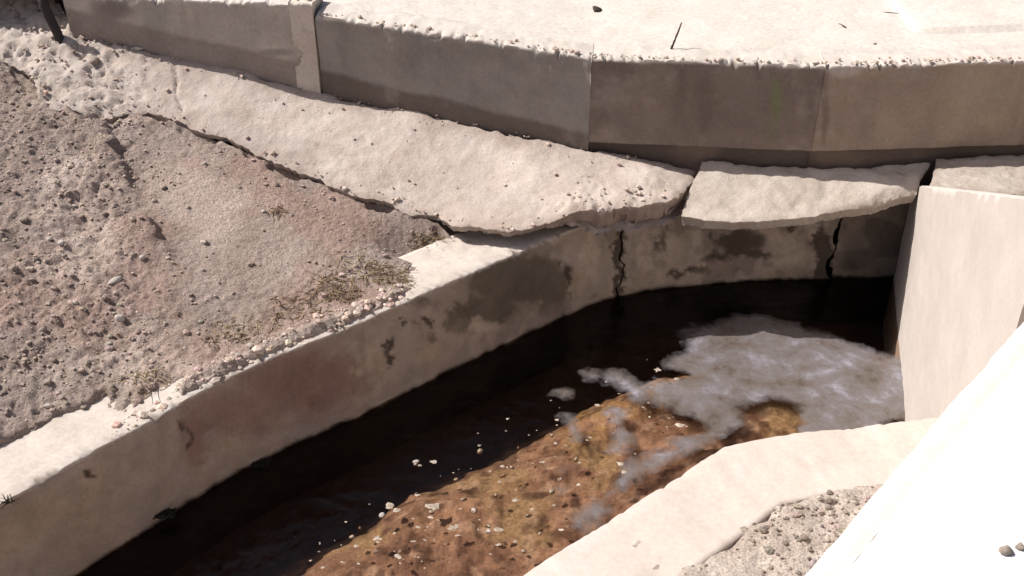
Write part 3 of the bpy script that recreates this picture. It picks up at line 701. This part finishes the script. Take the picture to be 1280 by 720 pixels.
t = sstep(.25, .45, fbm(BX, BY, 0, 9, 3, 509))[..., None]; bar = bar * (1 - .6 * t) + np.array([.66, .54, .44]) * .6 * t
t = sstep(.2, .5, fbm(BX, BY, 0, 11, 3, 510))[..., None]; bar = bar * (1 - .7 * t) + np.array([.10, .055, .04]) * .7 * t
sc_ = (sstep(.15, .75, shelf + .25 * fbm(BX, BY, 0, 5, 4, 511)))[..., None]; bc = silt_shade * (1 - sc_) + bar * sc_
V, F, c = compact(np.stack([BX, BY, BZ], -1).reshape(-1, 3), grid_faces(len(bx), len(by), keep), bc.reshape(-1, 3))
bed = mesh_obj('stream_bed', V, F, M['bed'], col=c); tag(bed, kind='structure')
WZ = .004 * fbm(BX, BY, 0, 5, 3, 521) + .002 * fbm(BX, BY, 0, 15, 2, 522)
V, F = compact(np.stack([BX, BY, WZ], -1).reshape(-1, 3), grid_faces(len(bx), len(by), keep))
wat = mesh_obj('water', V, F, M['water']); tag(wat, kind='structure')

# foam and silty scum floating on it, sky glare painted into its pale tones
fx, fy = np.arange(-.6, 3.4, .012), np.arange(3.4, 7.2, .012)
FX, FY = np.meshgrid(fx, fy, indexing='ij')
mask = np.full(FX.shape, -1e3)
caps = [((1060, 480), (945, 445), .50), ((1110, 490), (1060, 525), .36), ((980, 470), (900, 470), .34), ((890, 440), (850, 455), .14), ((1010, 540), (1100, 530), .16),
        ((835, 492), (880, 500), .21), ((775, 480), (800, 492), .15), ((738, 470), (744, 471), .08), ((697, 491), (706, 492), .07), ((890, 510), (900, 545), .17),
        ((885, 548), (795, 590), .10), ((795, 590), (725, 655), .08), ((910, 538), (850, 556), .11), ((768, 515), (782, 548), .09), ((695, 593), (770, 562), .055), ((712, 525), (722, 548), .05), ((690, 600), (700, 612), .05)]
for p, q, r in caps:
    a, b = at2(*p, 0), at2(*q, 0); d = b - a
    t = np.clip(((FX - a[0]) * d[0] + (FY - a[1]) * d[1]) / (d @ d + 1e-9), 0, 1)
    mask = np.maximum(mask, (r * 1.08 - np.hypot(FX - a[0] - t * d[0], FY - a[1] - t * d[1])) / .12)
for hx, hy, ra, rb_, k_ in ((958, 548, .20, .08, 3.0), (975, 522, .10, .10, 2.6), (930, 556, .14, .06, 2.0), (1110, 528, .16, .05, 1.5), (925, 470, .05, .04, .9), (1040, 445, .06, .05, .8), (1010, 500, .05, .03, .7), (1085, 470, .05, .05, .7), (835, 535, .26, .07, 1.8), (745, 500, .08, .06, 1.2), (985, 500, .09, .07, .9), (855, 470, .10, .05, 1.2)):
    hole = at2(hx, hy, 0); mask = mask - k_ * np.exp(-(((FX - hole[0]) / ra) ** 2 + ((FY - hole[1]) / rb_) ** 2))
mask = mask + .75 * fbm(FX, FY, 0, 4.2, 3, 541) + .22 * fbm(FX, FY, 0, 11, 3, 542, .5)
inside = (-sd_line(FX, FY, F_sm) > .02) & (sd_line(FX, FY, L_line) > .01)
dens = np.clip(mask * .75, 0, 1)
FZ = .006 + .012 * dens * (.5 + .5 * fbm(FX, FY, 0, 9, 4, 543, .6))
keep = (mask > -.05) & inside
V, F, c = compact(np.stack([FX, FY, FZ], -1).reshape(-1, 3), grid_faces(len(fx), len(fy), keep), np.repeat(dens.reshape(-1, 1), 3, 1))
fo = mesh_obj('foam', V, F, M['foam'], col=c); tag(fo, 'grey foam, silty scum and painted sky glare on the stream beside the wing wall', 'foam', kind='stuff')

# ------------------------------------------------------------------ stones
def fleck_mesh():
    VV, FF = [], []; n = 0; off = 0
    while n < 170:
        p, q = RNG.uniform(380, 900), RNG.uniform(440, 712); c = at(p, q, .006)
        dd = -float(sd_line(c[:1], c[1:2], F_sm)[0]); dl_ = float(sd_line(c[:1], c[1:2], L_line)[0])
        if dd < .62 or dl_ < .05 or RNG.uniform() > .10 + .9 * math.exp(-((dd - 1.1) / .35) ** 2) : continue
        r = float(np.clip(RNG.lognormal(math.log(.0075), .6), .003, .032)); m = 9; a0 = RNG.uniform(0, 6.28)
        rr = r * (1 + .35 * RNG.normal(size=m)).clip(.5, 1.6); an = a0 + np.arange(m) * 2 * math.pi / m
        VV += [c + np.array([x, y, 0]) for x, y in zip(rr * np.cos(an), .75 * rr * np.sin(an))] + [c + np.array([0, 0, r * .35])]
        FF += [(off + k, off + (k + 1) % m, off + m) for k in range(m)]; off += m + 1; n += 1
    return np.array(VV), FF
v_, f_ = fleck_mesh(); tag(mesh_obj('foam_glints', v_, f_, M['fleck']), 'pale flecks of foam and painted glints on the brown shallows', 'foam glints', kind='stuff')

def stone_verts(r, seed, squash=.65, sub=2):
    bm = bmesh.new(); bmesh.ops.create_icosphere(bm, subdivisions=sub, radius=1)
    v = np.array([x.co[:] for x in bm.verts]); f = np.array([[q.index for q in x.verts] for x in bm.faces]); bm.free()
    rs = np.random.default_rng(seed)
    n = fbm(v[:, 0] + seed * 3.1, v[:, 1], v[:, 2], 1.1, 3, seed)
    v = v * (1 + .35 * n)[:, None]
    for _ in range(5):                   # broken facets
        d = rs.normal(size=3); d /= np.linalg.norm(d); k = rs.uniform(.55, .85); s = v @ d
        v = v - np.maximum(s - k, 0)[:, None] * d
    v = v * np.array([1, rs.uniform(.6, .95), squash]) * r
    return v, f
protos = [stone_verts(1, 600 + i, sub=1) for i in range(8)]
def scatter(name, pts, radii, matl, sink=.35, colf=None):
    VV, FF, CC, off = [], [], [], 0
    for (x, y, z), r in zip(pts, radii):
        v, f = protos[RNG.integers(8)]; a = RNG.uniform(0, 6.28); c, s = math.cos(a), math.sin(a)
        w = v * r; w = np.stack([w[:, 0] * c - w[:, 1] * s, w[:, 0] * s + w[:, 1] * c, w[:, 2]], -1) + np.array([x, y, z + r * (.6 - sink)])
        VV.append(w); FF.append(f + off); off += len(v)
        k = RNG.uniform(.75, 1.3); CC.append(np.tile(np.array([[.60, .49, .425]]) * k * (1 + RNG.normal(0, .04, 3)), (len(v), 1)))
    return mesh_obj(name, np.concatenate(VV), np.concatenate(FF), matl, col=np.concatenate(CC), smooth=False)
# uncountable grit and clods on the bank
def pick(n, poly_px, dens):
    out = []
    while len(out) < n:
        m = 4000
        X = RNG.uniform(-4.2, 1.2, m); Y = RNG.uniform(3.3, 8.3, m)
        Z = ground_z(X, Y); px, py = proj(X, Y, Z)
        dA = sd_poly(X, Y, A_poly)
        ok = (Z > .6) & (sd_line(X, Y, F_sm) > .07) & (dA < -.02) & (RNG.uniform(size=m) < dens(X, Y, px, py)) & (sd_line(X, Y, L_line) > 0)
        out += [(x, y, z) for x, y, z in zip(X[ok], Y[ok], Z[ok])]
    return out[:n]
dn = lambda X, Y, px, py: np.clip(.22 + .8 * sstep(230, 140, px) + .4 * sstep(380, 430, py) + .5 * fbm(X, Y, 0, 2, 3, 611), .04, 1)
pts = pick(7000, None, dn)
rad = np.clip(RNG.lognormal(math.log(.0062), .6, len(pts)), .003, .028)
grit = scatter('soil_grit', pts, rad, M['soil']); tag(grit, 'fine grit and clods strewn over the dirt bank', 'grit', kind='stuff')
# grit lying on the mortar apron and at the wall edge
P2 = []
while len(P2) < 500:
    X = RNG.uniform(-3.6, 1.1, 3000); Y = RNG.uniform(6, 8.2, 3000); d = sd_poly(X, Y, A_poly); Z = A_surf(X, Y); px, py = proj(X, Y, Z)
    ok = (d > .0) & (RNG.uniform(size=3000) < np.clip(.05 + .6 * sstep(.12, 0, d) + .7 * sstep(240, 60, px) + .5 * np.exp(-(((px - 770) / 70) ** 2 + ((py - 245) / 25) ** 2)), 0, 1))
    P2 += list(zip(X[ok], Y[ok], Z[ok] + .004))
P2 = P2[:500]
for _ in range(260):                     # crumbs along the retaining wall's top edge
    i = RNG.integers(1, 4); f = RNG.uniform(); a, b = W_line[i], W_line[i + 1] if i < 3 else W4
    q = a + (b - a) * f; P2.append((q[0], q[1] + abs(RNG.normal(0, .035)) + .012, float(pave_z(q[0])) + .004))
tag(scatter('mortar_crumbs', P2, np.clip(RNG.lognormal(math.log(.008), .55, len(P2)), .003, .024), M['mortar']), 'crumbs of mortar lying on the pale apron', 'crumbs', kind='stuff')
# spilled rubble along the wall edge
P3 = []
while len(P3) < 330:
    X = RNG.uniform(-2.2, .2, 3000); Y = RNG.uniform(4.2, 6.4, 3000); d = sd_line(X, Y, F_sm); Z = ground_z(X, Y); px, py = proj(X, Y, Z)
    ok = (d > .02) & (d < .16) & (px > 205) & (px < 520)
    P3 += list(zip(X[ok], Y[ok], np.maximum(Z[ok], ZT - .004)))
P3 = P3[:330]
rb = scatter('spilled_rubble', P3, np.clip(RNG.lognormal(math.log(.009), .75, 330), .003, .04), M['mortar'], sink=.55)
a = rb.data.color_attributes['Col']; cbuf = np.empty(len(a.data) * 4); a.data.foreach_get('color', cbuf); cbuf = cbuf.reshape(-1, 4); cbuf[:, :3] *= 1.08; a.data.foreach_set('color', cbuf.ravel())
tag(rb, 'pale crumbled rubble spilled along the edge of the channel wall', 'rubble', kind='stuff')
# gravel behind the near wall
P4 = []
while len(P4) < 2600:
    X = RNG.uniform(.2, 2.6, 4000); Y = RNG.uniform(2.6, 5.0, 4000); d = -sd_line(X, Y, L_line); Z = ground_z(X, Y)
    ok = (d > .45) & (RNG.uniform(size=4000) < np.clip(.45 + .8 * fbm(X, Y, 0, 3, 3, 621), .05, 1))
    P4 += list(zip(X[ok], Y[ok], Z[ok]))
P4 = P4[:2600]
gv = scatter('gravel', P4, np.clip(RNG.lognormal(math.log(.0075), .6, 2600), .003, .028), M['soil'])
a = gv.data.color_attributes['Col']; cbuf = np.empty(len(a.data) * 4); a.data.foreach_get('color', cbuf); cbuf = cbuf.reshape(-1, 4); cbuf[:, :3] *= np.repeat(RNG.uniform(.45, 1.15, len(cbuf) // 12), 12)[:, None] * np.array([1, 1.03, 1.05]); a.data.foreach_set('color', cbuf.ravel())
tag(gv, 'loose pale gravel between the near channel wall and the white deck', 'gravel', kind='stuff')

# individual stones
def stone(px, py, r, where, label, group=None, m='stone_pale', cat='stone', squash=.65, stretch=1.0, rz=0, zed=None):
    v, f = stone_verts(r, int(px * 7 + py) % 9973, squash); v[:, 0] *= stretch
    if where == 'bank':
        p = at_bank(px, py); 
        p[2] = ground_z(np.array([p[0]]), np.array([p[1]]))[0]
        for _ in range(4): p = at(px, py, p[2]); p[2] = ground_z(np.array([p[0]]), np.array([p[1]]))[0]
    elif where == 'apron':
        z = 1.1
        for _ in range(25): p = at(px, py, z); z = .5 * z + .5 * float(A_surf(np.array([p[0]]), np.array([p[1]]))[0])
        p = at(px, py, z)
    else: p = at(px, py, zed)
    o = mesh_obj('stone', v, f, M[m], smooth=True); o.location = (p[0], p[1], p[2] + r * squash * .35); o.rotation_euler = (RNG.uniform(-.2, .2), RNG.uniform(-.2, .2), rz)
    tag(o, label, cat, group); return o
stone(150, 400, .034, 'bank', 'round whitish stone on the bare dirt of the bank', squash=.8)
stone(144, 352, .026, 'bank', 'long pale stone tilted up on the rough dirt', stretch=1.9, rz=.8)
stone(77, 305, .026, 'bank', 'small white stone on the rough dirt near the left edge', squash=.8)
stone(30, 275, .030, 'bank', 'grey stone beside a dark hollow at the left edge of the bank', m='stone_tan')
stone(60, 708 - 200, .026, 'bank', 'pale stone just above the white capped wall end')
stone(575, 300, .055, 'bank', 'pale angular stone wedged under the broken lip of the apron', stretch=1.5, rz=1.0, squash=.8)
stone(172, 62, .030, 'apron', 'pale stone at the foot of the tall light wall panel', stretch=1.4)
stone(118, 78, .042, 'apron', 'brown stone half sunk in the rubbly end of the apron', m='stone_tan')
for (p, q) in ((62, 300), (95, 380), (52, 410), (110, 455), (30, 455), (180, 330), (85, 250), (130, 270), (20, 340), (170, 470), (255, 205), (300, 235), (330, 265), (275, 190), (205, 235), (235, 260), (40, 215), (90, 205), (370, 215), (60, 478)):
    stone(p, q, float(RNG.uniform(.015, .026)), 'bank', 'small tan stone half bedded in the dirt of the bank', 'small stones on the dirt bank', m='stone_tan' if RNG.uniform() < .55 else 'stone_pale', rz=float(RNG.uniform(0, 6)))
bed_spots = [(520, 580), (648, 560), (690, 545), (592, 640), (655, 690), (520, 618), (478, 645), (570, 600), (620, 620), (700, 600), (660, 645), (560, 680), (470, 690), (450, 660), (690, 615), (440, 672), (640, 585), (540, 640), (500, 690), (600, 565), (720, 575), (610, 665), (580, 625), (675, 668)]
for i, (p, q) in enumerate(bed_spots):
    stone(p, q, float(RNG.uniform(.011, .024)), 'z', 'small wet stone poking up through the brown shallow water', 'wet stones in the shallows', m='stone_pale' if i % 3 == 0 else 'wetstone', zed=-.012, rz=float(RNG.uniform(0, 6)))
stone(520, 578, .022, 'z', 'lone pale stone in the dark shaded water', zed=-.005)
stone(1258, 690, .018, 'z', 'dark crumb of rubble on the white deck', m='stone_tan', zed=ZD + .002)
stone(1275, 684, .013, 'z', 'tiny pale crumb on the white deck edge of the picture', m='stone_tan', zed=ZD + .002)
stone(746, 14, .045, 'z', 'dark stone on the pale pavement behind the wall', m='twig', zed=1.75)
stone(640, 11, .025, 'z', 'small dark stone far back on the pavement', m='twig', zed=1.77)
stone(1094, 57, .020, 'z', 'tiny dark stone on the pavement above the brown wall', m='twig', zed=1.755)

# ------------------------------------------------------------------ twigs, straw, weeds
def tube(path, r0, r1, nside=5):
    path = np.asarray(path, float); n = len(path); V, F = [], []
    for i in range(n):
        t = path[min(i + 1, n - 1)] - path[max(i - 1, 0)]; t /= np.linalg.norm(t) + 1e-9
        a = np.cross(t, [0.3, .2, 1.0]); a /= np.linalg.norm(a) + 1e-9; b = np.cross(t, a)
        r = r0 + (r1 - r0) * i / (n - 1)
        for k in range(nside):
            g = 2 * math.pi * k / nside; V.append(path[i] + r * (a * math.cos(g) + b * math.sin(g)))
    for i in range(n - 1):
        for k in range(nside):
            F.append((i * nside + k, i * nside + (k + 1) % nside, (i + 1) * nside + (k + 1) % nside, (i + 1) * nside + k))
    F.append(tuple(range(nside))[::-1]); F.append(tuple((n - 1) * nside + k for k in range(nside)))
    return V, F
def bundle(name, tubes, m):
    VV, FF = [], []
    for V, F in tubes:
        o = len(VV); VV += list(V); FF += [tuple(i + o for i in f) for f in F]
    return to_pivot(mesh_obj(name, np.array(VV), FF, m))
def bend(p, d, L, k=5, w=.15, droop=.0):
    p = np.array(p, float); d = np.array(d, float); d /= np.linalg.norm(d); out = [p]
    for i in range(k):
        d = d + RNG.normal(0, w, 3) + np.array([0, 0, -droop]); d /= np.linalg.norm(d); out.append(out[-1] + d * L / k)
    return out
def twig(base, tip, r, label, m='twig', forks=1):
    base, tip = np.array(base), np.array(tip); d = tip - base; L = np.linalg.norm(d)
    ts = [tube(bend(base - d * .05, d, L, 6, .06), r, r * .5)]
    for _ in range(forks):
        f = RNG.uniform(.4, .8); ts.append(tube(bend(base + d * f, d / L + RNG.normal(0, .6, 3), L * .35, 4, .12), r * .6, r * .3))
    return tag(bundle('twig', ts, M[m]), label, 'twig')
b0 = at(839, 62, 1.75); twig(b0, b0 + np.array([.035, .02, .20]), .010, 'dark twig standing upright on the wall top near its middle', forks=0)
b0 = at(1066, 44, 1.75); twig(b0, b0 + np.array([-.03, .18, .02]), .008, 'dark twig lying on the pavement above the brown wall', forks=1)
b0 = at(1094, 16, 1.75); twig(b0, b0 + np.array([.16, -.07, .01]), .006, 'thin twig farthest back on the pavement', forks=0)
b0 = at(1065, 90, 1.73) ; 
# straw weeds on the bank above the wall
def clump(px, py, n, L, label, m, spread=.06, r=.0036, lay=.4, cat='dry weed', name='dry_weed', base=None, droop=.12):
    c = at_bank(px, py) if base is None else np.array(base, float)
    ts = []
    for _ in range(n):
        p = c + np.array([np.clip(RNG.normal(0, spread), -spread, spread), np.clip(RNG.normal(0, spread * .6), -.7 * spread, .7 * spread), 0])
        if base is None: p[2] = ground_z(p[:1], p[1:2])[0] - .005
        if base is None and p[2] < .5: continue
        a = RNG.uniform(0, 6.28); d = np.array([math.cos(a), math.sin(a), RNG.uniform(lay * .4, lay * 2.5)])
        ts.append(tube(bend(p, d, L * RNG.uniform(.5, 1.2), 5, .16, droop), r, r * .4, 4))
    return tag(bundle(name, ts, M[m]), label, cat)
clump(172, 478, 34, .15, 'tuft of pale dry straw on the reddish dirt above the wall', 'straw', .09)
clump(205, 492, 30, .12, 'sparse dry straw at the narrow end of the white wall cap', 'straw', .07)
clump(420, 362, 210, .10, 'tangled brown dead brush on the bank, nearest the wall edge', 'brush', .13, lay=.25)
clump(480, 345, 210, .10, 'tangled dead brush below the dark hollow under the apron', 'brush', .12, lay=.25)
clump(375, 388, 170, .09, 'leftmost brown dead brush, thinning out onto the bank', 'brush', .13, lay=.2)
clump(315, 415, 120, .08, 'straw coloured litter on the bank beside the middle of the crumbled wall edge', 'straw', .12, lay=.15)
clump(450, 335, 120, .09, 'straw coloured dead grass among the brown brush near the apron', 'straw', .13, lay=.2)
clump(535, 292, 120, .10, 'dark dead brush caught under the lip of the apron', 'brush', .07, lay=.3)
clump(345, 265, 40, .06, 'small dry weed on the smooth dirt by the apron', 'brush', .05, lay=.4)
clump(290, 420, 150, .08, 'low dry litter on dirt above the crumbled edge', 'brush', .12, lay=.2)
for (p, q, z, lab) in ((203, 636, .05, 'dark moss tuft at the waterline, nearest the left corner'), (322, 573, .06, 'dark moss tuft at the waterline under the reddish wall stain')):
    a = on_wall(p, q, F_line[3], F_line[4]) if p < 250 else on_wall(p, q, F_line[5], F_line[6])
    clump(0, 0, 170, .02, lab, 'moss', .045, r=.0055, lay=.5, cat='moss tuft', name='moss_tuft', base=a + np.array([.02, -.02, -.02]))
a = at(12, 628, ZT); clump(0, 0, 22, .05, 'tiny dark weed on the edge of the white wall cap', 'moss', .012, r=.003, lay=.8, cat='weed', name='weed', base=a)
# dark pipe at the left end of the tall panel
p0 = np.array([W0[0] - .07, W0[1] - .05, 1.55]); pp = [p0 + np.array([-.05 * k / 6 + .012 * math.sin(k), 0, .42 * k / 6]) for k in range(7)]
pv_, pf_ = tube(pp, .035, .035, 10); o = to_pivot(mesh_obj('pipe', np.array(pv_), pf_, M['pipe'])); tag(o, 'dark slim pipe against the left end of the tall light wall panel', 'pipe')

# ------------------------------------------------------------------ light
SUN_EL, PHI = 50.0, -15.0                # light travels towards azimuth PHI (from +X, counter-clockwise)
dirv = Vector((math.cos(R(PHI)) * math.cos(R(SUN_EL)), math.sin(R(PHI)) * math.cos(R(SUN_EL)), -math.sin(R(SUN_EL))))
sl = bpy.data.lights.new('sun', 'SUN'); sl.energy = 5.0; sl.angle = R(.5); sl.color = (1.0, .955, .90)
so = bpy.data.objects.new('sun', sl); COL.objects.link(so); so.rotation_euler = dirv.to_track_quat('-Z', 'Y').to_euler(); so.location = (-5, 8, 10)
w = bpy.data.worlds.new('World'); SC.world = w; w.use_nodes = True
nt = w.node_tree; bg = nt.nodes['Background']; sky = nt.nodes.new('ShaderNodeTexSky'); sky.sky_type = 'NISHITA'; sky.sun_disc = False
to = -dirv; sky.sun_elevation = R(SUN_EL); sky.sun_rotation = math.atan2(to.x, to.y)
sky.air_density = .7; sky.dust_density = 4.0; sky.ozone_density = .6
nt.links.new(sky.outputs['Color'], bg.inputs['Color']); bg.inputs['Strength'].default_value = .082
vs = SC.view_settings; vs.view_transform = 'Standard'; vs.look = 'None'; vs.gamma = 1; vs.exposure = 0.08
